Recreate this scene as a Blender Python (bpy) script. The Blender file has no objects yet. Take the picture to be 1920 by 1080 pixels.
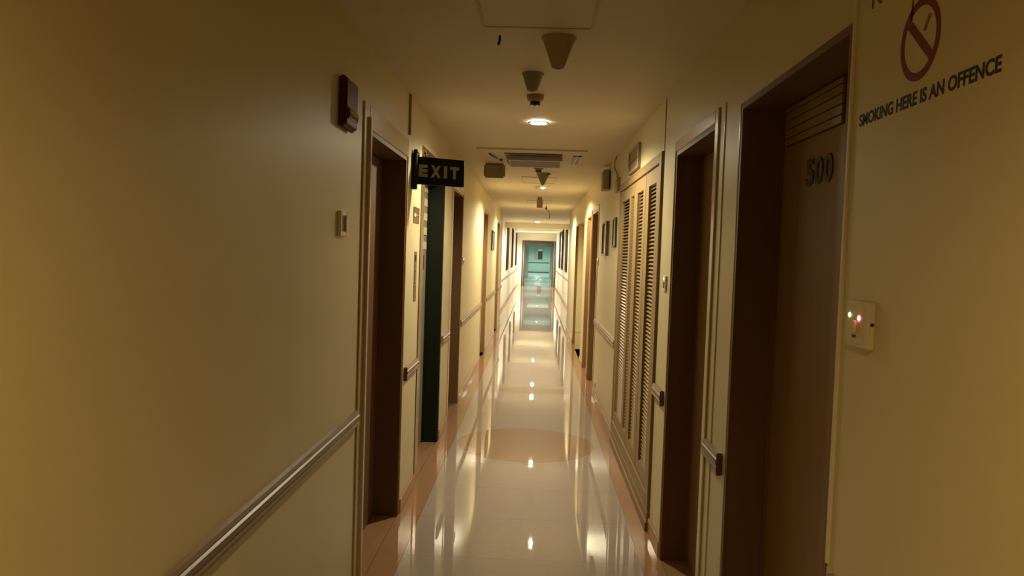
import bpy, bmesh, math, random
from mathutils import Matrix, Vector
random.seed(7)
sc = bpy.context.scene
COL = sc.collection

# ------------------------------------------------------------------ camera
CAM_Z = 1.59
cam = bpy.data.objects.new('camera', bpy.data.cameras.new('camera'))
COL.objects.link(cam)
R_ = Vector((0.99895438, 0.03118865, 0.0334277))
U_ = Vector((-0.03478107, 0.0439098, 0.99842987))
F_ = Vector((-0.02967187, 0.99854855, -0.04494867))
cam.matrix_world = Matrix(((R_.x, U_.x, -F_.x, 0), (R_.y, U_.y, -F_.y, 0), (R_.z, U_.z, -F_.z, CAM_Z), (0, 0, 0, 1)))
cam.data.sensor_width = 36
cam.data.lens = 1430 / 1920 * 36
cam.data.clip_start = 0.05
cam.data.clip_end = 200
sc.camera = cam

# ------------------------------------------------------------------ world, exposure
w = bpy.data.worlds.new('world'); sc.world = w; w.use_nodes = True
w.node_tree.nodes['Background'].inputs[0].default_value = (1, .8, .5, 1)
w.node_tree.nodes['Background'].inputs[1].default_value = 0.0
vs = sc.view_settings
vs.view_transform = 'Standard'; vs.look = 'None'; vs.gamma = 1; vs.use_curve_mapping = False
vs.exposure = 1.25
sc.cycles.use_denoising = True
sc.cycles.max_bounces = 10
sc.cycles.sample_clamp_indirect = 4

# lamps of the place: x, y, z of the ceiling there, watts, colour, glow of the diffuser, cone, hood depth
WARM = (1, .86, .58); AMBER = (1, .70, .27); PALE = (1, .90, .68); COOL = (1, .98, .86)
LAMPS = [
    (-.012, .10, 2.5, 6.6, AMBER, 4, 148, .056),
    (-.012, 5.32, 2.5, 11.5, WARM, 30, 165, .056),
    (.066, 10.5, 2.5, 20, WARM, 30, 165, .021),
    (.042, 14.6, 2.5, 17, WARM, 30, 165, .036),
    (.018, 21.5, 2.5, 21, PALE, 30, 165, .056),
    (.03, 24.4, 2.65, 26, PALE, 30, 165, .056),
    (.03, 30.2, 2.65, 40, PALE, 30, 165, .056),
    (.03, 36.0, 2.65, 70, PALE, 30, 165, .03),
    (.20, 42.0, 2.65, 24, COOL, 20, 165, .056),
    (.20, 48.0, 2.65, 24, COOL, 20, 165, .056),
    (.20, 57.0, 2.65, 34, COOL, 20, 165, .056),
    (.20, 63.0, 2.65, 40, COOL, 20, 165, .056),
]

# ------------------------------------------------------------------ materials
def mat(name, col, rough=.5, metal=0., spec=.5, noise=0., nscale=8., bump=0., bscale=300., emit=None, estr=0., coat=0., stretch=(1, 1, 1), col2=None):
    m = bpy.data.materials.new(name); m.use_nodes = True
    nt = m.node_tree; b = nt.nodes['Principled BSDF']
    b.inputs['Base Color'].default_value = (*col, 1)
    b.inputs['Roughness'].default_value = rough
    b.inputs['Metallic'].default_value = metal
    b.inputs['Specular IOR Level'].default_value = spec
    if coat:
        b.inputs['Coat Weight'].default_value = coat; b.inputs['Coat IOR'].default_value = 1.33; b.inputs['Coat Roughness'].default_value = .014
    if emit:
        b.inputs['Emission Color'].default_value = (*emit, 1); b.inputs['Emission Strength'].default_value = estr
    if noise or bump:
        tc = nt.nodes.new('ShaderNodeTexCoord'); mp = nt.nodes.new('ShaderNodeMapping')
        mp.inputs['Scale'].default_value = stretch
        nt.links.new(tc.outputs['Object'], mp.inputs['Vector'])
    if noise:
        n = nt.nodes.new('ShaderNodeTexNoise'); n.inputs['Scale'].default_value = nscale; n.inputs['Detail'].default_value = 5
        nt.links.new(mp.outputs[0], n.inputs['Vector'])
        mx = nt.nodes.new('ShaderNodeMix'); mx.data_type = 'RGBA'
        c2 = col2 or tuple(c * (1 - noise) for c in col)
        mx.inputs['A'].default_value = (*col, 1); mx.inputs['B'].default_value = (*c2, 1)
        nt.links.new(n.outputs['Fac'], mx.inputs['Factor'])
        nt.links.new(mx.outputs['Result'], b.inputs['Base Color'])
    if bump:
        n2 = nt.nodes.new('ShaderNodeTexNoise'); n2.inputs['Scale'].default_value = bscale; n2.inputs['Detail'].default_value = 3
        nt.links.new(mp.outputs[0], n2.inputs['Vector'])
        bp = nt.nodes.new('ShaderNodeBump'); bp.inputs['Strength'].default_value = bump; bp.inputs['Distance'].default_value = .002
        nt.links.new(n2.outputs['Fac'], bp.inputs['Height']); nt.links.new(bp.outputs[0], b.inputs['Normal'])
    return m

M = dict(
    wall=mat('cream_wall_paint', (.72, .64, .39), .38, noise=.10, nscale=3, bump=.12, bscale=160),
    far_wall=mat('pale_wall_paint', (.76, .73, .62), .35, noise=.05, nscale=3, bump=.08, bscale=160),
    teal_wall=mat('teal_wall_paint', (.42, .61, .54), .45, noise=.08, nscale=3, bump=.05),
    ceil=mat('ceiling_paint', (.70, .63, .46), .6, noise=.10, nscale=2.5, bump=.1, bscale=120),
    tile=mat('beige_floor_tile', (.42, .345, .295), .5, spec=.05, noise=.14, nscale=26, coat=1.),
    border=mat('tan_floor_tile', (.37, .205, .105), .5, spec=.05, noise=.14, nscale=22, coat=.9),
    inlay=mat('orange_floor_inlay', (.38, .23, .12), .5, spec=.05, noise=.12, nscale=26, coat=1.),
    grout=mat('floor_grout', (.34, .25, .16), .6),
    base=mat('skirting_tile', (.42, .22, .13), .2, noise=.2, nscale=20),
    rail=mat('rail_plastic', (.25, .155, .11), .36, noise=.12, nscale=4, stretch=(1, .1, 1)),
    rail_end=mat('rail_end_cap', (.11, .06, .04), .4),
    jamb_lit=mat('lit_jamb_wood', (.33, .195, .08), .45, noise=.3, nscale=30, stretch=(1, 1, .06)),  # jamb wood lightened for the far doors: lamplight on them put into the colour
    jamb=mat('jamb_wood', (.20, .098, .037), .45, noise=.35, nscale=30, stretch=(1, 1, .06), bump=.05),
    leaf=mat('door_veneer', (.33, .19, .075), .42, noise=.30, nscale=26, stretch=(1, 1, .05), bump=.05),
    leaf_red=mat('reddish_door_veneer', (.21, .11, .06), .42, noise=.3, nscale=26, stretch=(1, 1, .05), bump=.05),
    casing=mat('casing_paint', (.62, .50, .31), .22, noise=.08, nscale=6),
    granite=mat('green_black_granite', (.006, .008, .005), .35, spec=.12, noise=.9, nscale=60, col2=(.016, .019, .011)),
    steel=mat('polished_steel', (.62, .58, .50), .10, metal=1, bump=.03, bscale=40, stretch=(30, 30, 1)),
    brass=mat('dull_brass', (.45, .33, .16), .28, metal=1, noise=.2, nscale=20),
    plate=mat('brushed_plate', (.30, .24, .15), .32, metal=1, noise=.2, nscale=40, stretch=(1, 1, 8)),
    cab=mat('cabinet_paint', (.29, .198, .088), .45, noise=.18, nscale=18, stretch=(1, 1, .1)),
    edge=mat('ceiling_edge', (.56, .46, .30), .6),
    lift=mat('lift_leaf_steel', (.50, .46, .38), .4, metal=.35, noise=.15, nscale=30, stretch=(1, 1, .1)),
    dark=mat('dark_interior', (.02, .013, .008), .8),
    red=mat('dark_red_plastic', (.115, .016, .012), .4, spec=.12),
    redlens=mat('red_lens', (.12, .025, .022), .12, spec=.35),
    white=mat('ivory_plastic', (.74, .66, .48), .35, noise=.05, nscale=20),
    bright=mat('white_plastic', (.88, .84, .74), .3),
    grey=mat('grey_beige_plastic', (.34, .28, .17), .45, noise=.08, nscale=20),
    brownp=mat('brown_grey_plastic', (.34, .24, .14), .5, noise=.12, nscale=20),
    greenp=mat('grey_green_plastic', (.33, .30, .19), .5, noise=.12, nscale=20),
    cone=mat('tan_plastic', (.46, .35, .21), .5, noise=.1, nscale=20),
    rosy=mat('rosy_plastic', (.34, .20, .14), .45, noise=.1, nscale=20),
    black=mat('black_plastic', (.012, .011, .010), .4),
    signbox=mat('exit_sign_dark_green', (.008, .011, .007), .6, spec=.15, noise=.3, nscale=30),
    signtext=mat('exit_sign_letter', (.31, .30, .21), .6),
    ink=mat('black_print', (.018, .016, .016), .5),
    redink=mat('red_print', (.20, .026, .014), .5),
    tobacco=mat('brown_print', (.24, .13, .045), .5),
    numeral=mat('dark_metal_numeral', (.075, .06, .05), .4, metal=.5),
    frame=mat('dark_frame', (.03, .018, .012), .3),
    framew=mat('brown_frame', (.14, .07, .03), .3),
    paper=mat('pale_print', (.55, .45, .30), .25, noise=.5, nscale=14, col2=(.30, .2, .12), coat=.5),
    poster=mat('dim_poster', (.10, .09, .07), .2, noise=.5, nscale=5, coat=.6),
    vent=mat('vent_grey', (.36, .32, .26), .4, metal=.2),
    metal_grey=mat('grey_metal', (.075, .068, .062), .5, spec=.2, noise=.1, nscale=12),
    alu=mat('pale_metal', (.75, .74, .70), .25, metal=.4),
    rubber=mat('dark_rail', (.05, .13, .12), .4),
    teal_floor=mat('teal_floor', (.36, .44, .43), .16, noise=.1, nscale=8),
    led_g=mat('green_led', (.2, .9, .3), .3, emit=(.45, 1, .35), estr=5),
    led_r=mat('red_led', (.9, .1, .2), .3, emit=(1, .12, .25), estr=9),
    led_w=mat('white_led', (.9, .9, .9), .3, emit=(1, .92, .7), estr=2.5),
    chrome=mat('chrome', (.8, .78, .72), .12, metal=1),
)

# ------------------------------------------------------------------ mesh helpers
class MB:
    def __init__(s): s.bm = bmesh.new()
    def box(s, x0, x1, y0, y1, z0, z1, mtx=None):
        r = bmesh.ops.create_cube(s.bm, size=1)
        T = Matrix.Translation(((x0 + x1) / 2, (y0 + y1) / 2, (z0 + z1) / 2)) @ Matrix.Diagonal((abs(x1 - x0), abs(y1 - y0), abs(z1 - z0), 1))
        bmesh.ops.transform(s.bm, matrix=(mtx @ T) if mtx else T, verts=r['verts']); return s
    def prism(s, prof, y0, y1):                       # profile of (x, z) pushed along y
        n = len(prof)
        a = [s.bm.verts.new((x, y0, z)) for x, z in prof]; b = [s.bm.verts.new((x, y1, z)) for x, z in prof]
        for i in range(n): s.bm.faces.new((a[i], a[(i + 1) % n], b[(i + 1) % n], b[i]))
        s.bm.faces.new(a[::-1]); s.bm.faces.new(b)
        bmesh.ops.recalc_face_normals(s.bm, faces=s.bm.faces[:]); return s
    def lathe(s, prof, cx=0, cy=0, cz=0, n=28, mtx=None, flat=False):   # profile of (r, z) turned about z
        rings = []
        for r, z in prof:
            if r < 1e-6: rings.append([s.bm.verts.new((cx, cy, cz + z))])
            else: rings.append([s.bm.verts.new((cx + r * math.cos(2 * math.pi * k / n), cy + r * math.sin(2 * math.pi * k / n), cz + z)) for k in range(n)])
        fs = []
        for A, B in zip(rings, rings[1:]):
            for k in range(n):
                k2 = (k + 1) % n
                if len(A) == 1 and len(B) == 1: continue
                if len(A) == 1: fs.append(s.bm.faces.new((A[0], B[k2], B[k])))
                elif len(B) == 1: fs.append(s.bm.faces.new((A[k], A[k2], B[0])))
                else: fs.append(s.bm.faces.new((A[k], A[k2], B[k2], B[k])))
        for f in fs: f.smooth = not flat
        if mtx: bmesh.ops.transform(s.bm, matrix=mtx, verts=[v for R in rings for v in R])
        bmesh.ops.recalc_face_normals(s.bm, faces=s.bm.faces[:]); return s
    def tube(s, pts, r, n=8):
        pts = [Vector(p) for p in pts]; rings = []
        for i, p in enumerate(pts):
            d = (pts[min(i + 1, len(pts) - 1)] - pts[max(i - 1, 0)]).normalized()
            u = d.cross(Vector((0.3, .2, 1)) if abs(d.z) < .9 else Vector((1, 0, 0))).normalized(); v = d.cross(u)
            rings.append([s.bm.verts.new(p + r * (math.cos(2 * math.pi * k / n) * u + math.sin(2 * math.pi * k / n) * v)) for k in range(n)])
        for A, B in zip(rings, rings[1:]):
            for k in range(n):
                f = s.bm.faces.new((A[k], A[(k + 1) % n], B[(k + 1) % n], B[k])); f.smooth = True
        s.bm.faces.new(rings[0][::-1]); s.bm.faces.new(rings[-1])
        bmesh.ops.recalc_face_normals(s.bm, faces=s.bm.faces[:]); return s
    def poly(s, pts, dirv):                           # flat outline given a small thickness along dirv
        a = [s.bm.verts.new(p) for p in pts]; d = Vector(dirv)
        b = [s.bm.verts.new(Vector(p) + d) for p in pts]; n = len(a)
        s.bm.faces.new(a); s.bm.faces.new(b[::-1])
        for i in range(n): s.bm.faces.new((a[i], b[i], b[(i + 1) % n], a[(i + 1) % n]))
        bmesh.ops.recalc_face_normals(s.bm, faces=s.bm.faces[:]); return s
    def build(s, name, m, parent=None, bevel=0., seg=1, origin=None):
        if bevel: bmesh.ops.bevel(s.bm, geom=[e for e in s.bm.edges if len(e.link_faces) == 2 and e.calc_face_angle(0) > .6], offset=bevel, segments=seg, affect='EDGES', clamp_overlap=True)
        me = bpy.data.meshes.new(name); s.bm.to_mesh(me); s.bm.free()
        return link(name, me, m, parent)

def link(name, me, m, parent=None):
    if m is not None:
        me.materials.clear(); me.materials.append(m)
    o = bpy.data.objects.new(name, me); COL.objects.link(o)
    if parent is not None: o.parent = parent; o.matrix_parent_inverse = parent.matrix_basis.inverted()
    return o

def tag(o, label=None, cat=None, group=None, kind=None):
    if label: o['label'] = label
    if cat: o['category'] = cat
    if group: o['group'] = group
    if kind: o['kind'] = kind
    return o
def empty(name, loc=(0, 0, 0)):
    o = bpy.data.objects.new(name, None); COL.objects.link(o); o.location = loc; o.empty_display_size = .1; return o
def thing(name, label, cat, loc, group=None): return tag(empty(name, loc), label, cat, group)
def struct(o, label=None): return tag(o, label, kind='structure')

def text_mesh(body, width, height, depth, bold=0., spacing=1.):
    cu = bpy.data.curves.new('lettering', 'FONT'); cu.body = body; cu.size = 1; cu.extrude = .01; cu.offset = bold; cu.space_character = spacing
    cu.resolution_u = 4
    o = bpy.data.objects.new('lettering', cu); COL.objects.link(o)
    bpy.context.view_layer.update()
    me = bpy.data.meshes.new_from_object(o.evaluated_get(bpy.context.evaluated_depsgraph_get()))
    bpy.data.objects.remove(o)
    xs = [v.co.x for v in me.vertices]; ys = [v.co.y for v in me.vertices]; zs = [v.co.z for v in me.vertices]
    for v in me.vertices:
        v.co.x = (v.co.x - min(xs)) / (max(xs) - min(xs)) * width
        v.co.y = (v.co.y - min(ys)) / (max(ys) - min(ys)) * height
        v.co.z = (v.co.z - min(zs)) / (max(zs) - min(zs)) * depth
    return me
def bake(me, mtx): me.transform(mtx); return me
# lettering on the right-hand wall runs towards the camera (-y), faces -x
def on_right(x, y, z): return Matrix(((0, 0, -1, x), (-1, 0, 0, y), (0, 1, 0, z), (0, 0, 0, 1)))

XL, XR, H = -.776, .714, 2.507
T = .40                                            # wall thickness

# ------------------------------------------------------------------ structure: walls
def wall(name, face, sgn, runs, m):
    """runs: (y0, y1, z0, z1) blocks on a face at x=face, thickness to the outside (sgn)"""
    b = MB()
    for y0, y1, z0, z1 in runs: b.box(face, face + sgn * T, y0, y1, z0, z1)
    return struct(b.build(name, m))
def runs_with_openings(y0, y1, ops, top=H):
    out = []; y = y0
    for a, b, z0, z1 in ops:
        out.append((y, a, 0, top)); out.append((a, b, z1, top))
        if z0 > 0: out.append((a, b, 0, z0))
        y = b
    out.append((y, y1, 0, top)); return out
L_OPS = [(3.45, 4.49, 0, 2.135), (5.20, 6.285, 0, 2.16), (7.02, 7.96, 0, 2.18), (11.05, 12.10, 0, 2.20), (14.90, 15.95, 0, 2.21)]
R_OPS = [(1.80, 2.757, 0, 2.148), (3.135, 4.008, 0, 2.145), (4.44, 6.52, .10, 2.175), (8.86, 9.80, 0, 2.145), (9.98, 10.85, 0, 2.14)]
wl = wall('wall_left', XL, -1, runs_with_openings(-6, 17.4, L_OPS), M['wall'])
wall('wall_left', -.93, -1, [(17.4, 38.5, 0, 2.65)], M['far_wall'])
rb = MB()
for y0, y1, z0, z1 in runs_with_openings(-6, 11.5, R_OPS): rb.box(XR, XR + T, y0, y1, z0, z1)
rb.box(.97, .97 + T, 11.5, 13.0, 0, H)
rb.box(XR, XR + T, 11.5, 13.0, 2.12, H)
rb.box(XR, XR + T, 13.8, 16.6, 0, H); rb.box(XR, XR + T, 13.0, 13.8, 2.13, H)
rb.box(XR + .26, XR + T, 13.0, 13.8, 0, 2.13)
struct(rb.build('wall_right', M['wall']))
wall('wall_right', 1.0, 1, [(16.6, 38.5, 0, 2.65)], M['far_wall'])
struct(MB().box(-1.3, 1.3, -6.2, -6, 0, H).build('wall_back', M['wall']))
eb = MB()
eb.box(-1.4, -.69, 38.5, 38.7, 0, 2.65).box(.985, 1.5, 38.5, 38.7, 0, 2.65).box(-.69, .985, 38.5, 38.7, 2.28, 2.65)
struct(eb.build('wall_end', M['far_wall']))
# ceiling, beam
struct(MB().box(-1.4, 1.4, -6.2, 22.5, H, H + .15).build('ceiling', M['ceil']))
struct(MB().box(-1.4, 1.5, 22.5, 38.7, 2.65, 2.8).build('ceiling', M['far_wall']))
struct(MB().box(-1.35, 1.4, 22.5, 22.8, 2.36, 2.65).build('ceiling_beam', M['wall']))
# the teal corridor beyond the end doorway
b = MB()
b.box(-1.3, -.80, 38.7, 53, 0, 2.65).box(-1.3, -.72, 53.2, 67, 0, 2.65)
struct(b.build('wall_left', M['teal_wall']))
b = MB(); b.box(1.25, 1.7, 38.7, 53, 0, 2.65).box(1.22, 1.7, 53.2, 67, 0, 2.65)
struct(b.build('wall_right', M['teal_wall']))
struct(MB().box(-1.3, 1.7, 67, 67.2, 0, 2.65).build('wall_end', M['teal_wall']))
struct(MB().box(-1.4, 1.8, 38.7, 67.2, 2.65, 2.8).build('ceiling', M['far_wall']))
struct(MB().box(-1.4, 1.8, 38.56, 67.2, -.06, 0).build('floor', M['teal_floor']))

# ------------------------------------------------------------------ floor with its tiles
fl = struct(MB().box(-1.4, 1.5, -6.2, 38.56, -.08, -.006).build('floor', M['grout']))
J = .0006
def slab(name, x0, x1, y0, y1, m, parent=fl, z=0.):
    return MB().box(x0 + J, x1 - J, y0 + J, y1 - J, -.0058, z).build(name, m, parent)
protos = {}
def tile(name, x0, x1, y0, y1, m):
    key = (name, round(x1 - x0, 3), round(y1 - y0, 3), m.name)
    if key not in protos:
        b = MB().box(-(x1 - x0) / 2 + J, (x1 - x0) / 2 - J, -(y1 - y0) / 2 + J, (y1 - y0) / 2 - J, -.0058, 0)
        o = b.build(name, m, fl); protos[key] = o
    else:
        o = protos[key].copy(); COL.objects.link(o); o.parent = fl
    o.location = ((x0 + x1) / 2, (y0 + y1) / 2, 0); return o
LX, CX, RX = -.640, -.040, .600
edges = [-.295 + .6 * k for k in range(-1, 21)]       # a joint falls at y = 3.905
for a, c in zip(edges, edges[1:]):
    tile('tile', LX, CX, a, c, M['tile']); tile('tile', CX, RX, a, c, M['tile'])
    tile('border_tile', XL - .002, LX, a, c, M['border']); tile('border_tile', RX, XR + .002, a, c, M['border'])
Y_END = edges[-1]
slab('tile_field', LX, RX, Y_END, 38.55, M['tile'])
slab('tile_field', LX, RX, -6, edges[0], M['tile'])
slab('border_field', -.93, LX, Y_END, 38.55, M['border']); slab('border_field', RX, 1.0, Y_END, 38.55, M['border'])
slab('border_field', XL, LX, -6, edges[0], M['border']); slab('border_field', RX, XR, -6, edges[0], M['border'])
for sgn, ops in ((-1, L_OPS), (1, [o for o in R_OPS if o[2] == 0])):
    f = XL if sgn < 0 else XR
    for a, c, z0, z1 in ops: slab('threshold_tile', *sorted((f + sgn * .003, f + sgn * .20)), a, c, M['border'])
slab('threshold_tile', XR + .003, .96, 11.5, 13.0, M['border'])
# round inlay set flush across the lane
MB().lathe([(0, .0006), (.570, .0006), (.572, 0)], -.03, 6.335, 0, 72, flat=True).build('round_inlay', M['inlay'], fl)

# ------------------------------------------------------------------ baseboards
def baseboard(name, face, sgn, segs):
    b = MB()
    for y0, y1 in segs: b.box(face, face - sgn * .012, y0, y1, .0005, .085)
    return struct(b.build(name, M['base'], bevel=.004))
baseboard('baseboard_left', XL, -1, [(-6, 3.35), (4.52, 5.06), (6.36, 6.93), (7.98, 11.0), (12.13, 14.85), (15.98, 17.4)])
baseboard('baseboard_right', XR, 1, [(-6, 1.75), (2.80, 3.08), (4.02, 4.39), (6.57, 8.82), (9.83, 9.94), (10.88, 11.5), (13.85, 16.6)])
baseboard('baseboard_left', -.93, -1, [(17.4, 38.5)]); baseboard('baseboard_right', 1.0, 1, [(16.6, 38.5)])

# ------------------------------------------------------------------ chair rails
def rail(n, face, sgn, y0, y1, cap0=True, cap1=False):
    p = [(0, .800), (.012, .803), (.020, .812), (.023, .822), (.018, .829), (.023, .836), (.0245, .846), (.023, .853), (.017, .858), (.020, .864), (.014, .873), (0, .876)]
    prof = [(face - sgn * x, z) for x, z in p]
    o = struct(MB().prism(prof, y0, y1).build('trim_%d' % n, M['rail']))
    if cap0: MB().box(face, face - sgn * .022, y0 - .012, y0 + .0005, .796, .880).build('end_cap', M['rail_end'], o, bevel=.004)
    if cap1: MB().box(face, face - sgn * .022, y1 - .0005, y1 + .012, .796, .880).build('end_cap', M['rail_end'], o, bevel=.004)
RL = [(-6, 3.33, 0, 0), (4.585, 5.04, 1, 0), (6.40, 6.90, 0, 0), (7.99, 10.96, 0, 0), (12.15, 14.82, 0, 0), (16.0, 17.4, 0, 0)]
RR = [(-6, 1.76, 0, 0), (2.815, 3.06, 1, 0), (4.10, 4.385, 1, 0), (6.59, 8.80, 0, 0)]
n = 1
for y0, y1, c0, c1 in RL: rail(n, XL, -1, y0, y1, c0, c1); n += 1
for y0, y1, c0, c1 in RR: rail(n, XR, 1, y0, y1, c0, c1); n += 1
rail(n, -.93, -1, 17.45, 38.4, 0, 0); n += 1
rail(n, 1.0, 1, 16.65, 38.4, 0, 0); n += 1
TRIM = [n]

# ------------------------------------------------------------------ doors
def door(n, sgn, y0, y1, head, depth=.14, leafm='leaf', jambm='jamb', casing=.055, casm='casing', label=None, proud=.008):
    f = XL if sgn < 0 else XR
    X = lambda d: f + sgn * d                       # d > 0: into the wall
    g = .022                                         # jamb lining thickness
    lf = MB().box(X(depth), X(depth + .045), y0 + g + .003, y1 - g - .003, .008, head - g - .003).build('door_%d' % n, M[leafm], bevel=.003)
    struct(lf, label)
    jb = M[jambm]
    MB().box(X(-.002), X(depth + .06), y0, y0 + g, .0005, head).build('jamb', jb, lf)
    MB().box(X(-.002), X(depth + .06), y1 - g, y1, .0005, head).build('jamb', jb, lf)
    MB().box(X(-.002), X(depth + .06), y0 + g, y1 - g, head - g, head).build('head_jamb', jb, lf)
    # stops the leaf closes against
    MB().box(X(depth - .016), X(depth), y0 + g, y0 + g + .014, .0005, head - g).build('door_stop', jb, lf)
    MB().box(X(depth - .016), X(depth), y1 - g - .014, y1 - g, .0005, head - g).build('door_stop', jb, lf)
    if casing:
        c = M[casm]
        def strip(a, d, zz0, zz1, nm):
            bb = MB().box(X(0), X(-proud), a, d, zz0, zz1)
            return bb.build(nm, c, lf, bevel=.004)
        strip(y0 - casing, y0 - .001, .0005, head + casing, 'casing')
        strip(y0, y1 + .001, head + .001, head + casing, 'head_casing')
        if jambm != 'granite': strip(y1 + .001, y1 + .012, .0005, head + casing, 'casing_edge')
    return lf
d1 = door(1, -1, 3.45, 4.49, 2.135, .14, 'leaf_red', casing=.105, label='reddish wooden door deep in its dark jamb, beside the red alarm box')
# inner step of the near casing
MB().box(XL, XL + .022, 3.415, 3.449, .0005, 2.18).build('casing_step', M['casing'], d1, bevel=.004)
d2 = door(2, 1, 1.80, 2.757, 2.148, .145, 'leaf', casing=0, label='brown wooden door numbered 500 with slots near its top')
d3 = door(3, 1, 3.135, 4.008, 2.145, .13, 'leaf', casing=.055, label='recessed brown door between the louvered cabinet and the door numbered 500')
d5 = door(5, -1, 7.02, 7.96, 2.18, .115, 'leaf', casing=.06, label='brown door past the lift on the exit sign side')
d6 = door(6, -1, 11.05, 12.10, 2.20, .09, 'leaf', 'jamb_lit', casing=.05)
d7 = door(7, -1, 14.90, 15.95, 2.21, .09, 'leaf', 'jamb_lit', casing=.05)
d8 = door(8, 1, 8.86, 9.80, 2.145, .085, 'leaf', 'jamb_lit', casing=.05)
d9 = door(9, 1, 9.98, 10.85, 2.14, .085, 'leaf', 'jamb_lit', casing=.05)
d10 = door(10, 1, 13.0, 13.8, 2.13, .085, 'leaf', 'jamb_lit', casing=0)
# white corner bead on the wall edge by the door numbered 500
struct(MB().box(XR - .006, XR + .02, 1.784, 1.7995, .884, H).build('trim_%d' % TRIM[0], M['white'], bevel=.003)); TRIM[0] += 1
struct(MB().box(XR - .004, XR + .01, 2.757, 2.768, .0, 2.148).build('trim_%d' % TRIM[0], M['casing'], bevel=.002)); TRIM[0] += 1
struct(MB().box(XR - .004, XR + .004, 2.985, 2.995, 0, 2.20).build('trim_%d' % TRIM[0], M['casing'], bevel=.002)); TRIM[0] += 1
struct(MB().box(XR - .004, XR + .004, 4.395, 4.403, 0, H - .004).build('trim_%d' % TRIM[0], M['brownp'], bevel=.001)); TRIM[0] += 1
# slotted top of the door numbered 500: slats with recessed gaps
LX500 = XR + .145
MB().box(LX500 - .0025, LX500 + .001, 2.20, 2.69, 1.990, 2.1215).build('slot_backing', M['dark'], d2)
zs = [1.990, 2.0155, 2.0455, 2.0755, 2.103, 2.1225]
for a, c in zip(zs, zs[1:]):
    MB().box(LX500 - .011, LX500 - .002, 2.20, 2.69, a + .0018, c - .0018).build('vent_slat', M['leaf'], d2, bevel=.001)
# numerals
for k, ch in enumerate('500'):
    me = text_mesh(ch, .066, .085, .004, .035)
    link('numeral', bake(me, on_right(LX500 - .0002, 2.485 - k * .076, 1.834)), M['numeral'], d2)
for d, yk in ((d1, 3.55), (d2, 1.9), (d3, 3.24)):
    sgn, f = (-1, XL) if d is d1 else (1, XR)
    xx = f + sgn * (.14 if d is d1 else .145 if d is d2 else .13)
    h = MB().lathe([(0, 0), (.026, 0), (.026, .006), (.010, .009), (.010, .04), (.020, .046), (.022, .058), (.014, .066), (0, .066)], n=16,
                   mtx=Matrix.Translation((xx, yk, 1.02)) @ Matrix.Rotation(-sgn * math.pi / 2, 4, 'Y')).build('door_knob', M['brass'], d)

# lift doorway: granite surround, polished steel leaf
d4 = door(4, -1, 5.20, 6.285, 2.16, .125, 'lift', 'granite', casing=.13, casm='brass', proud=.006, label='pale steel lift door in a dark green granite surround')
MB().box(XL - .1255, XL - .1235, 5.735, 5.741, .01, 2.13).build('door_seam', M['black'], d4)
MB().box(XL, XL + .008, 6.286, 6.345, .0005, 2.22).build('granite_edge', M['granite'], d4, bevel=.002)
MB().box(XL, XL + .008, 5.07, 6.345, 2.161, 2.22).build('granite_edge', M['granite'], d4, bevel=.002)
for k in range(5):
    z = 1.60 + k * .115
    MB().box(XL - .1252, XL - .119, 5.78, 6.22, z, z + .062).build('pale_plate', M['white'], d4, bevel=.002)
MB().box(XL - .1252, XL - .108, 6.00, 6.03, 1.44, 1.56).build('pull', M['chrome'], d4, bevel=.004)
# alcove bits on the far right: two pale bars across its end wall
struct(MB().box(XR + .001, .969, 12.985, 12.999, .0005, 2.119).build('wall_alcove', M['wall']))
struct(MB().box(XR + .004, .965, 12.97, 12.985, 2.085, 2.105).build('trim_%d' % TRIM[0], M['white'])); TRIM[0] += 1
struct(MB().box(XR + .004, .965, 12.97, 12.985, .30, .325).build('trim_%d' % TRIM[0], M['white'])); TRIM[0] += 1

# end doorway: grey metal frame, open leaf, second white frame further on
ef = struct(MB().box(-.69, -.53, 38.44, 38.6, 0, 2.28).build('door_11', M['metal_grey'], bevel=.01), 'grey metal door frame at the far end of the corridor')
MB().box(.84, .985, 38.44, 38.6, 0, 2.28).build('jamb', M['metal_grey'], ef, bevel=.01)
MB().box(-.53, .84, 38.44, 38.6, 2.0, 2.28).build('head_jamb', M['metal_grey'], ef, bevel=.01)
for x in (-.615, .915): MB().box(x - .006, x + .006, 38.425, 38.44, 0, 2.28).build('jamb_bead', M['alu'], ef)
ol = struct(MB().box(.965, .995, 37.4, 38.42, .01, 2.05).build('door_12', M['metal_grey'], bevel=.004), 'grey door leaf standing open against the far right wall')
MB().lathe([(0, 0), (.02, 0), (.02, .03), (0, .03)], n=12, mtx=Matrix.Translation((.965, 37.5, 1.0)) @ Matrix.Rotation(-math.pi / 2, 4, 'Y')).build('door_knob', M['chrome'], ol)
e2 = struct(MB().box(-.85, -.49, 53, 53.2, 0, 2.65).build('door_13', M['far_wall']), 'white door frame inside the teal corridor')
MB().box(1.0, 1.3, 53, 53.2, 0, 2.65).build('jamb', M['far_wall'], e2)
MB().box(-.49, 1.0, 53, 53.2, 2.12, 2.65).build('head_jamb', M['teal_wall'], e2)
for z in (.87, .03):
    struct(MB().box(-.72, 1.22, 66.95, 67, z - .03, z + .05).build('trim_%d' % TRIM[0], M['rubber'], bevel=.01)); TRIM[0] += 1

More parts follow.
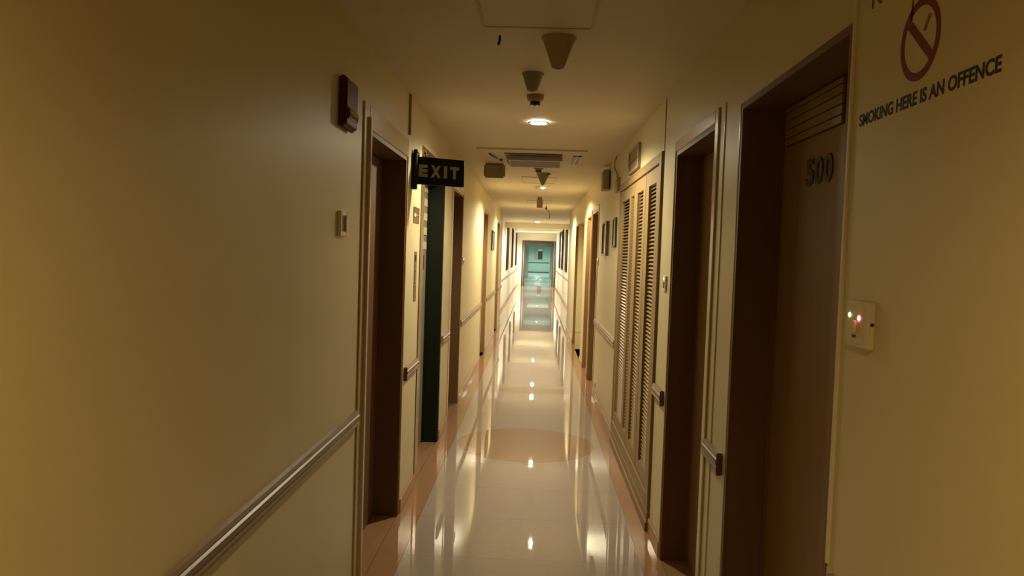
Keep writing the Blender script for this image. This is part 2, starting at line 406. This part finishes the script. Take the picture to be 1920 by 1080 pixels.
# ------------------------------------------------------------------ ceiling lamps
NAMES = ['downlight overhead behind the viewer', 'glowing round downlight nearest along the ceiling, before the air vent', 'small round downlight on the ceiling past the wide air vent',
         'downlight hidden behind the hanging rosy box', 'glowing round downlight just in front of the ceiling beam', 'first downlight past the ceiling beam', 'second downlight past the ceiling beam',
         'third downlight past the ceiling beam, by the end doorway', 'first lamp in the teal corridor', 'second lamp in the teal corridor', 'third lamp in the teal corridor', 'last lamp in the teal corridor before the picture']
for i, (x, y, zc, watts, colr, glow, cone, rr) in enumerate(LAMPS):
    t = thing('ceiling_light', NAMES[i], 'lamp', (x, y, zc), 'round ceiling downlights')
    MB().lathe([(rr, .001), (rr + .002, -.006), (rr + .012, -.006), (rr + .016, -.002), (rr + .016, .001)], x, y, zc, 32).build('trim_ring', M['white'], t)
    em = mat('lamp_glow', (.9, .8, .6), .5, emit=tuple(.6 + .4 * c for c in colr), estr=glow)
    MB().lathe([(0, -.0075), (rr * .9, -.0075), (rr + .0005, -.0035), (rr + .0005, .0005)], x, y, zc, 32).build('diffuser', em, t)
    ld = bpy.data.lights.new('downlight_beam', 'SPOT'); ld.energy = watts * 4; ld.color = colr; ld.spot_size = math.radians(cone); ld.spot_blend = .9 if i == 0 else .38; ld.shadow_soft_size = rr * .9
    lo = bpy.data.objects.new('downlight_beam', ld); COL.objects.link(lo); lo.location = (0, 0, -.065); lo.parent = t

# ------------------------------------------------------------------ louvered cabinet in the right wall
cab = thing('louvered_cabinet', 'tall brown built-in cabinet with louvered doors along the right wall', 'cabinet', (XR, 5.48, 0))
fx0, fx1 = XR - .016, XR + .02
b = MB()
b.box(fx0, fx1, 4.405, 4.49, .05, 2.205).box(fx0, fx1, 6.50, 6.56, .05, 2.205).box(fx0, fx1, 4.49, 6.50, 2.145, 2.205).box(fx0, fx1, 4.49, 6.50, .11, .20)
b.build('frame', M['cab'], cab, bevel=.004)
MB().box(XR - .026, XR + .01, 4.40, 6.56, .0005, .055).box(XR - .018, XR + .01, 4.40, 6.56, .055, .115).build('plinth', M['cab'], cab, bevel=.005)
MB().box(XR + .10, XR + .12, 4.45, 6.51, .105, 2.17).build('back_panel', M['dark'], cab)
slat_cache = {}
def slat(parent, y0, y1, z):
    key = round(y1 - y0, 3)
    if key not in slat_cache:
        h = key / 2
        bb = MB().box(-.017, .017, -h, h, -.0032, .0032, Matrix.Rotation(math.radians(-38), 4, 'Y'))
        o = bb.build('slat', M['cab'], parent); slat_cache[key] = o
        o.matrix_parent_inverse = Matrix()
    else:
        o = slat_cache[key].copy(); COL.objects.link(o); o.parent = parent; o.matrix_parent_inverse = Matrix()
    o.location = (0.016, (y0 + y1) / 2, z)
def cab_door(ya, yb, cols, label, ajar=0.):
    """cols: louver openings (y0, y1) with a dark gap at the near end"""
    dx0, dx1 = XR - .010, XR + .028
    bb = MB(); y = ya
    for a, c in cols: bb.box(dx0, dx1, y, a, .208, 2.134); y = c
    bb.box(dx0, dx1, y, yb, .208, 2.134)
    for a, c in cols: bb.box(dx0, dx1, a, c, .208, .292); bb.box(dx0, dx1, a, c, 2.045, 2.134)
    d = bb.build('door', M['cab'], cab)
    d['label'] = label
    d.matrix_parent_inverse = cab.matrix_basis.inverted()
    return d
def add_slats(d, cols, x=XR, n=70):
    pitch = (2.045 - .292) / n
    for a, c in cols:
        for k in range(n):
            key = round(c - a - .02, 3)
            z = .292 + pitch * (k + .5)
            if key not in slat_cache:
                h = key / 2
                o = MB().box(-.0135, .0135, -h, h, -.0028, .0028, Matrix.Rotation(math.radians(-40), 4, 'Y')).build('slat', M['cab'], d)
                slat_cache[key] = o
            else:
                o = slat_cache[key].copy(); COL.objects.link(o); o.parent = d
            o.matrix_parent_inverse = Matrix()
            o.location = (x + .014, a + .02 + key / 2, z)
for (ya, yb, cols, lab) in ((4.497, 5.025, [(4.59, 4.89)], 'near louvered door'), (5.037, 5.603, [(5.14, 5.43)], 'middle louvered door'), (5.614, 6.493, [(5.62, 5.79), (5.89, 6.40)], 'wide far louvered door with two slat columns')):
    d = cab_door(ya, yb, cols, lab); add_slats(d, cols)

# ------------------------------------------------------------------ no smoking notice on the right wall
ns = tag(link('no_smoking_sign', bake(text_mesh('SMOKING HERE IS AN OFFENCE', .523, .0275, .0006, .03), on_right(XR, 1.747, 1.8985)), M['ink']),
         'black lettering on the wall forbidding smoking, under a red crossed ring', 'sign')
b = MB(); N = 56; cy, cz, ro, ri = 1.490, 2.022, .0755, .0600
for k in range(N):
    a0, a1 = 2 * math.pi * k / N, 2 * math.pi * (k + 1) / N
    P = lambda r, a: (XR - .0006, cy - r * math.cos(a), cz + r * 1.03 * math.sin(a))
    b.poly([P(ri, a0), P(ro, a0), P(ro, a1), P(ri, a1)], (.0006, 0, 0))
c_, s_ = math.cos(math.radians(-42)), math.sin(math.radians(-42))
def Q(u, v): return (XR - .0008, cy - (u * c_ - v * s_), cz + (u * s_ + v * c_))
b.poly([Q(-.064, -.009), Q(.064, -.009), Q(.064, .009), Q(-.064, .009)], (.0008, 0, 0))
b.poly([(XR - .0006, 1.530, 2.066), (XR - .0006, 1.523, 2.066), (XR - .0006, 1.522, 2.112), (XR - .0006, 1.528, 2.112)], (.0006, 0, 0))
b.build('crossed_ring', M['redink'], ns)
MB().poly([(XR - .0005, 1.479, 2.036), (XR - .0005, 1.469, 2.032), (XR - .0005, 1.450, 2.058), (XR - .0005, 1.460, 2.062)], (.0005, 0, 0)).build('cigarette', M['tobacco'], ns)
link('red_lettering', bake(text_mesh('NO SMOKING', .44, .036, .0006, .02), on_right(XR, 1.712, 2.147)), M['redink'], ns)

# ------------------------------------------------------------------ wall plates on the right wall
sw = thing('wall_switch', 'ivory switch plate with lit green and red dots beside the numbered door', 'switch', (XR, 1.672, 1.41))
MB().box(XR - .013, XR, 1.612, 1.733, 1.411, 1.512).build('cover', M['white'], sw, bevel=.003, seg=2)
MB().box(XR - .0142, XR - .0125, 1.640, 1.724, 1.420, 1.503).build('face', M['wall'], sw, bevel=.0006)
MB().lathe([(0, .0026), (.0040, .002), (.0055, 0)], n=14, mtx=Matrix.Translation((XR - .014, 1.709, 1.480)) @ Matrix.Rotation(-math.pi / 2, 4, 'Y')).build('green_light', M['led_g'], sw)
MB().lathe([(0, .0026), (.0045, .002), (.0062, 0)], n=14, mtx=Matrix.Translation((XR - .014, 1.660, 1.476)) @ Matrix.Rotation(-math.pi / 2, 4, 'Y')).build('red_light', M['led_r'], sw)
MB().box(XR - .021, XR - .014, 1.668, 1.684, 1.442, 1.471).build('toggle', M['white'], sw, bevel=.003)
MB().box(XR - .0148, XR - .014, 1.672, 1.692, 1.432, 1.4385).build('slot', M['black'], sw)
MB().lathe([(0, .001), (.004, .001), (.004, 0)], n=10, mtx=Matrix.Translation((XR - .007, 1.612, 1.466)) @ Matrix.Rotation(math.pi / 2, 4, 'X')).build('screw', M['black'], sw)

def small_switch(x, sgn, y, z, label, led='led_w', h=.085, wd=.085, cat='switch', name='light_switch'):
    t = thing(name, label, cat, (x, y, z))
    MB().box(x, x - sgn * .010, y - wd / 2, y + wd / 2, z - h / 2, z + h / 2).build('cover', M['white'], t, bevel=.003)
    MB().box(x - sgn * .010, x - sgn * .0145, y - .014, y + .014, z - .024, z + .010).build('rocker', M['grey'], t, bevel=.002)
    if led: MB().lathe([(0, .003), (.0045, .002), (.006, 0)], n=12, mtx=Matrix.Translation((x - sgn * .010, y + .01, z + .026)) @ Matrix.Rotation(-sgn * math.pi / 2, 4, 'Y')).build('indicator', M[led], t)
    return t
small_switch(XR, 1, 4.185, 1.455, 'small plate with a bright indicator between the cabinet and the dark recessed door')
small_switch(XL, -1, 8.10, 1.49, 'small plate with a bright dot just past the brown door after the lift')
small_switch(XR, 1, 8.71, 1.53, 'small bright switch beside the pair of brown doors on the right wall')
t = small_switch(XR, 1, 8.45, .17, 'low wall socket near the skirting past the louvered cabinet', None, .085, .085, 'socket', 'wall_socket')

# framed notices on the right wall
def picture(y0, y1, z0, z1, x, sgn, label, fm='framew', art='paper', d=.022, group=None, fw=.02, name='picture_frame'):
    t = thing(name, label, 'picture', (x, (y0 + y1) / 2, z0), group)
    X = lambda k: x - sgn * k
    b = MB()
    b.box(X(0), X(d), y0, y0 + fw, z0, z1).box(X(0), X(d), y1 - fw, y1, z0, z1).box(X(0), X(d), y0 + fw, y1 - fw, z0, z0 + fw).box(X(0), X(d), y0 + fw, y1 - fw, z1 - fw, z1)
    b.build('frame', M[fm], t)
    MB().box(X(0), X(d * .55), y0 + fw, y1 - fw, z0 + fw, z1 - fw).build('print', M[art], t)
    return t
picture(7.58, 8.02, 1.60, 1.945, XR, 1, 'framed notice nearer the doors, beside a slimmer frame', d=.03)
picture(6.83, 7.07, 1.675, 1.945, XR, 1, 'slim framed notice next to the louvered cabinet', 'black', d=.018)
picture(13.15, 13.75, 1.635, 1.98, XL, -1, 'small framed notice between the two far brown doors on the exit sign side', d=.025)
for k, (yc) in enumerate((24.4, 29.4, 35.0)):
    picture(yc - .42, yc + .42, 1.06, 2.55, -.93, -1, ['tall dark poster frame nearest the beam on the left far wall', 'middle tall dark poster frame on the left far wall', 'tall dark poster frame nearest the end doorway on the left wall'][k], 'frame', 'poster', .05, 'tall dark poster frames past the beam', .04, 'poster_frame')
for k, (yc) in enumerate((24.5, 28.2, 31.0)):
    picture(yc - .42, yc + .42, 1.06, 2.53, 1.0, 1, ['tall dark poster frame nearest the beam on the right far wall', 'middle tall dark poster frame on the right far wall', 'tall dark poster frame nearest the end doorway on the right wall'][k], 'frame', 'poster', .05, 'tall dark poster frames past the beam', .04, 'poster_frame')
# picture on the last teal wall
t = thing('picture_frame', 'grey picture with a dark figure shape on the far teal wall', 'picture', (.1, 67, 1.15))
MB().box(-.10, .62, 66.95, 67, 1.13, 2.17).build('frame', M['vent'], t, bevel=.01)
MB().box(.20, .56, 66.93, 66.95, 1.18, 2.02).build('print', M['black'], t, bevel=.01)
MB().box(.20, .54, 66.925, 66.935, 1.90, 2.08).build('pale_patch', M['alu'], t, bevel=.02)

# framed grille box over the cabinet
t = thing('wall_grille', 'framed grille box high on the wall over the louvered cabinet', 'grille', (XR, 5.70, 2.23))
b = MB(); x0, x1 = XR - .024, XR
b.box(x0, x1, 5.42, 5.445, 2.225, 2.405).box(x0, x1, 5.945, 5.97, 2.225, 2.405).box(x0, x1, 5.445, 5.945, 2.225, 2.245).box(x0, x1, 5.445, 5.945, 2.385, 2.405)
b.build('frame', M['brownp'], t, bevel=.003)
MB().box(XR - .012, XR, 5.445, 5.945, 2.245, 2.385).build('panel', M['brownp'], t)
MB().box(XR - .02, XR - .011, 5.445, 5.945, 2.305, 2.325).build('bar', M['framew'], t)
# speaker boxes and conduit
t = thing('wall_speaker', 'brownish speaker box jutting from the right wall past the cabinet', 'speaker', (XR, 7.77, 2.26))
MB().box(XR - .07, XR, 7.64, 7.90, 2.26, 2.455).build('case', M['grey'], t, bevel=.008, seg=2)
MB().box(XR - .0715, XR - .068, 7.67, 7.87, 2.28, 2.435).build('grille', M['brownp'], t)
MB().box(XR - .012, XR, 7.628, 7.642, 2.27, 2.445).build('mount', M['black'], t)
t = thing('junction_box', 'thin junction box under a conduit on the right wall', 'junction box', (XR, 6.8, 2.17))
MB().box(XR - .026, XR, 6.72, 6.95, 2.17, 2.29).build('case', M['grey'], t, bevel=.004)
MB().tube([(XR - .012, 6.86, 2.289), (XR - .012, 6.9, 2.34), (XR - .02, 7.05, 2.40), (XR - .02, 7.05, 2.46), (XR - .012, 6.98, H)], .006).build('conduit', M['brownp'], t)
# conduit on the left wall
tag(MB().box(XL, XL + .014, 4.515, 4.535, 2.27, H).build('cable_conduit', M['brownp'], bevel=.003), 'short dark vertical conduit on the wall above the exit sign', 'conduit')

# ------------------------------------------------------------------ left wall devices
t = thing('fire_alarm', 'dark red glossy alarm box high on the left wall', 'alarm', (XL, 3.02, 2.06))
MB().prism([(XL, 2.056), (XL + .028, 2.060), (XL + .034, 2.072), (XL + .034, 2.238), (XL + .028, 2.252), (XL, 2.256)], 2.925, 3.108).build('case', M['red'], t, bevel=.008, seg=2)
MB().prism([(XL + .031, 2.085), (XL + .039, 2.092), (XL + .043, 2.112), (XL + .039, 2.134), (XL + .031, 2.14)], 2.945, 3.09).build('lens', M['redlens'], t, bevel=.004, seg=2)
t = thing('call_point', 'small square break-glass point with white rim, below the red alarm box', 'call point', (XL, 3.01, 1.64))
b = MB(); x0, x1 = XL, XL + .014
b.box(x0, x1, 2.957, 2.978, 1.636, 1.736).box(x0, x1, 3.044, 3.065, 1.636, 1.736).box(x0, x1, 2.978, 3.044, 1.636, 1.655).box(x0, x1, 2.978, 3.044, 1.717, 1.736)
b.build('rim', M['bright'], t, bevel=.003)
MB().box(x0, XL + .009, 2.978, 3.044, 1.655, 1.717).build('glass', M['red'], t)
t = thing('lift_indicator', 'square metal indicator plate beside the lift, above the long call plate', 'indicator', (XL, 4.90, 1.77))
MB().box(XL, XL + .004, 4.775, 5.005, 1.763, 1.866).build('plate', M['plate'], t, bevel=.001)
MB().lathe([(0, .003), (.008, .002), (.01, 0)], n=14, mtx=Matrix.Translation((XL + .004, 4.835, 1.815)) @ Matrix.Rotation(math.pi / 2, 4, 'Y')).build('lit_dot', M['led_w'], t)
MB().lathe([(0, .003), (.008, .002), (.01, 0)], n=14, mtx=Matrix.Translation((XL + .004, 4.955, 1.812)) @ Matrix.Rotation(math.pi / 2, 4, 'Y')).build('round_button', M['chrome'], t)
t = thing('lift_call_plate', 'long upright metal call plate beside the lift', 'call plate', (XL, 4.9, 1.26))
MB().box(XL, XL + .004, 4.86, 4.945, 1.262, 1.582).build('plate', M['plate'], t, bevel=.001)
for z in (1.38, 1.46):
    MB().lathe([(0, .004), (.010, .003), (.012, 0)], n=14, mtx=Matrix.Translation((XL + .004, 4.90, z)) @ Matrix.Rotation(math.pi / 2, 4, 'Y')).build('button', M['chrome'], t)
MB().box(XL + .004, XL + .006, 4.875, 4.93, 1.52, 1.56).build('display', M['black'], t)

# exit sign on its wall arm
t = thing('exit_sign', 'dark green EXIT sign with pale letters sticking out from the left wall', 'sign', (XL, 4.70, 2.0))
ang = math.atan2(.15, .295)
A = Matrix.Translation((-.763, 4.700, 2.0)) @ Matrix.Rotation(ang, 4, 'Z')
Ln = .330
MB().box(0, Ln, 0, .03, 0, .169, A).build('case', M['signbox'], t, bevel=.003)
dx = .026
for ch, wd in (('E', .058), ('X', .068), ('I', .021), ('T', .060)):
    me = text_mesh(ch, wd, .076, .0015, .06)
    link('letter', bake(me, A @ Matrix(((1, 0, 0, dx), (0, 0, -1, .0005), (0, 1, 0, .046), (0, 0, 0, 1)))), M['signtext'], t)
    dx += wd + .0195
MB().box(-.776, -.745, 4.655, 4.715, 1.965, 2.185).build('wall_mount', M['signbox'], t, bevel=.006)
MB().lathe([(0, -.016), (.012, -.012), (.016, 0), (.012, .012), (0, .016)], -.757, 4.69, 2.196, 14).build('mount_knob', M['black'], t)
for u in (.03, .075):
    MB().tube([A @ Vector((u, .015, .168)), A @ Vector((u, .015, .19)), A @ Vector((u - .012, .015, .199))], .0045).build('hook', M['black'], t)

# ------------------------------------------------------------------ ceiling fittings
def cone(x, y, r0, r1, h, label, m='cone', name='smoke_detector'):
    t = thing(name, label, 'detector', (x, y, H))
    MB().lathe([(r0 * 1.12, 0), (r0 * 1.12, -.006), (r0, -.010), (r0 * .97, -.02), (r1 * 1.05, -h + .012), (r1 * .9, -h), (0, -h)], x, y, H, 32).build('body', M[m], t)
    MB().lathe([(r1 * .55, -h), (r1 * .45, -h - .004), (0, -h - .004)], x, y, H, 20).build('sensor_cap', M['brownp'], t)
    return t
cone(.066, 3.27, .066, .028, .128, 'large brown cone-shaped detector hanging nearest on the ceiling')
cone(-.047, 3.92, .050, .028, .088, 'greyer cone-shaped detector behind the large one', 'greenp')
t = thing('sprinkler', 'small rosy ceiling sprinkler with dark tip before the first downlight', 'sprinkler', (-.034, 4.45, H))
MB().lathe([(.050, 0), (.050, -.008), (.046, -.028), (.030, -.038), (0, -.038)], -.034, 4.45, H, 24).build('base', M['rosy'], t)
MB().lathe([(.028, -.037), (.030, -.052), (.026, -.060), (0, -.060)], -.034, 4.45, H, 20).build('tip', M['black'], t)
for s in (-.017, .012): MB().lathe([(0, -.006), (.005, -.004), (.006, 0)], -.034 + s, 4.432, H - .058, 10).build('deflector', M['chrome'], t)
tag(MB().tube([(-.184, 3.262, H), (-.184, 3.262, H - .018), (-.187, 3.257, H - .032), (-.190, 3.258, H - .040)], .0055).build('ceiling_hook', M['black']), 'tiny black hook hanging from the ceiling beside the large detector', 'hook')
def hatch(x0, x1, y0, y1, label):
    t = thing('access_hatch', label, 'hatch', ((x0 + x1) / 2, (y0 + y1) / 2, H))
    b = MB(); g = .012
    b.box(x0, x0 + g, y0, y1, H - .006, H).box(x1 - g, x1, y0, y1, H - .006, H).box(x0 + g, x1 - g, y0, y0 + g, H - .006, H).box(x0 + g, x1 - g, y1 - g, y1, H - .006, H)
    b.build('frame', M['edge'], t)
    MB().box(x0 + g, x1 - g, y0 + g, y1 - g, H - .003, H).build('panel', M['ceil'], t)
hatch(-.25, .20, 2.40, 3.13, 'faint square ceiling hatch nearest, in front of the large detector')
hatch(-.20, .21, 9.1, 9.85, 'faint ceiling hatch before the second downlight')
hatch(-.18, .25, 13.0, 13.7, 'faint far ceiling hatch beyond the hanging rosy box')
# air vent set in a wide ceiling panel
t = thing('ceiling_vent', 'wide grey air vent in a ceiling panel with a dark slot along its front', 'vent', (-.04, 7.2, H))
b = MB(); b.box(-.55, .42, 6.70, 7.78, H - .012, H); b.build('panel', M['ceil'], t, bevel=.003)
MB().box(-.55, .42, 6.69, 6.70, H - .014, H).build('edge_strip', M['edge'], t)
b = MB(); b.prism([(-.315, H - .012), (.205, H - .012), (.215, H - .058), (-.275, H - .058)], 7.05, 7.62); b.build('diffuser', M['vent'], t, bevel=.004)
MB().box(-.315, .205, 6.90, 7.05, H - .020, H - .011).build('slot', M['black'], t)
for k in range(6): MB().box(-.27, .20, 7.12 + k * .08, 7.14 + k * .08, H - .063, H - .057).build('blade', M['vent'], t)
for x in (.312, .356):
    MB().box(x, x + .028, 6.98, 7.62, H - .020, H - .011).build('slot', M['black'], t); MB().box(x + .0285, x + .036, 6.98, 7.62, H - .024, H - .011).build('blade', M['white'], t)
# emergency lamp box hanging to the left of the vent
t = thing('emergency_light', 'rounded beige box hanging under the ceiling left of the air vent', 'lamp', (-.447, 7.78, H))
bm_ = MB(); bm_.box(-.555, -.340, 7.74, 7.82, 2.352, 2.497); bm_.build('case', M['grey'], t, bevel=.018, seg=3)
MB().box(-.54, -.355, 7.745, 7.815, 2.494, 2.5065).build('mount', M['white'], t)
MB().box(-.394, -.389, 7.737, 7.742, 2.40, 2.45).build('slit', M['black'], t)
t = tag(MB().tube([(-.455, 6.95, H - .012), (-.44, 7.0, H - .026), (-.42, 7.1, H - .03), (-.405, 7.25, H - .022), (-.40, 7.36, H - .013)], .007).build('ceiling_cable', M['black']), 'short dark cable loop on the ceiling panel left of the air vent', 'cable')
MB().lathe([(0, -.022), (.014, -.02), (.016, 0)], -.365, 7.36, H - .011, 12).build('gland', M['black'], t)
# further sprinklers / detectors
t = thing('sprinkler', 'ceiling sprinkler with a dark ring right behind the air vent', 'sprinkler', (-.003, 8.0, H))
MB().lathe([(.055, 0), (.052, -.02), (.032, -.045), (0, -.045)], -.003, 8.0, H, 20).build('base', M['brownp'], t)
MB().lathe([(.030, -.044), (.034, -.055), (.022, -.062), (0, -.062)], -.003, 8.0, H, 20).build('tip', M['black'], t)
t = cone(.05, 8.65, .070, .020, .132, 'pale cone-shaped detector behind the air vent', 'grey')
MB().box(.09, .135, 8.60, 8.62, H - .018, H - .008).build('bracket', M['black'], t)
cone(-.02, 10.35, .045, .03, .03, 'flat little detector beside the small downlight', 'white')
t = thing('hanging_box', 'rosy beige box hanging from the ceiling beyond the air vent', 'box', (.04, 12.3, H))
MB().box(-.012, .082, 12.26, 12.36, 2.34, 2.47).build('case', M['rosy'], t, bevel=.008)
MB().box(.0, .07, 12.28, 12.34, 2.468, H).build('mount', M['rosy'], t)
t = tag(MB().tube([(.16, 14.2, H), (.162, 14.2, 2.47), (.158, 14.2, 2.43), (.21, 14.2, 2.40), (.235, 14.2, 2.34), (.232, 14.2, 2.27), (.20, 14.2, 2.24)], .006).build('dangling_cable', M['black']), 'loose dark cable dangling from the ceiling near the far hatch', 'cable')
MB().lathe([(0, -.02), (.02, -.012), (.022, .012), (0, .02)], .162, 14.2, 2.45, 12).build('plug', M['black'], t)
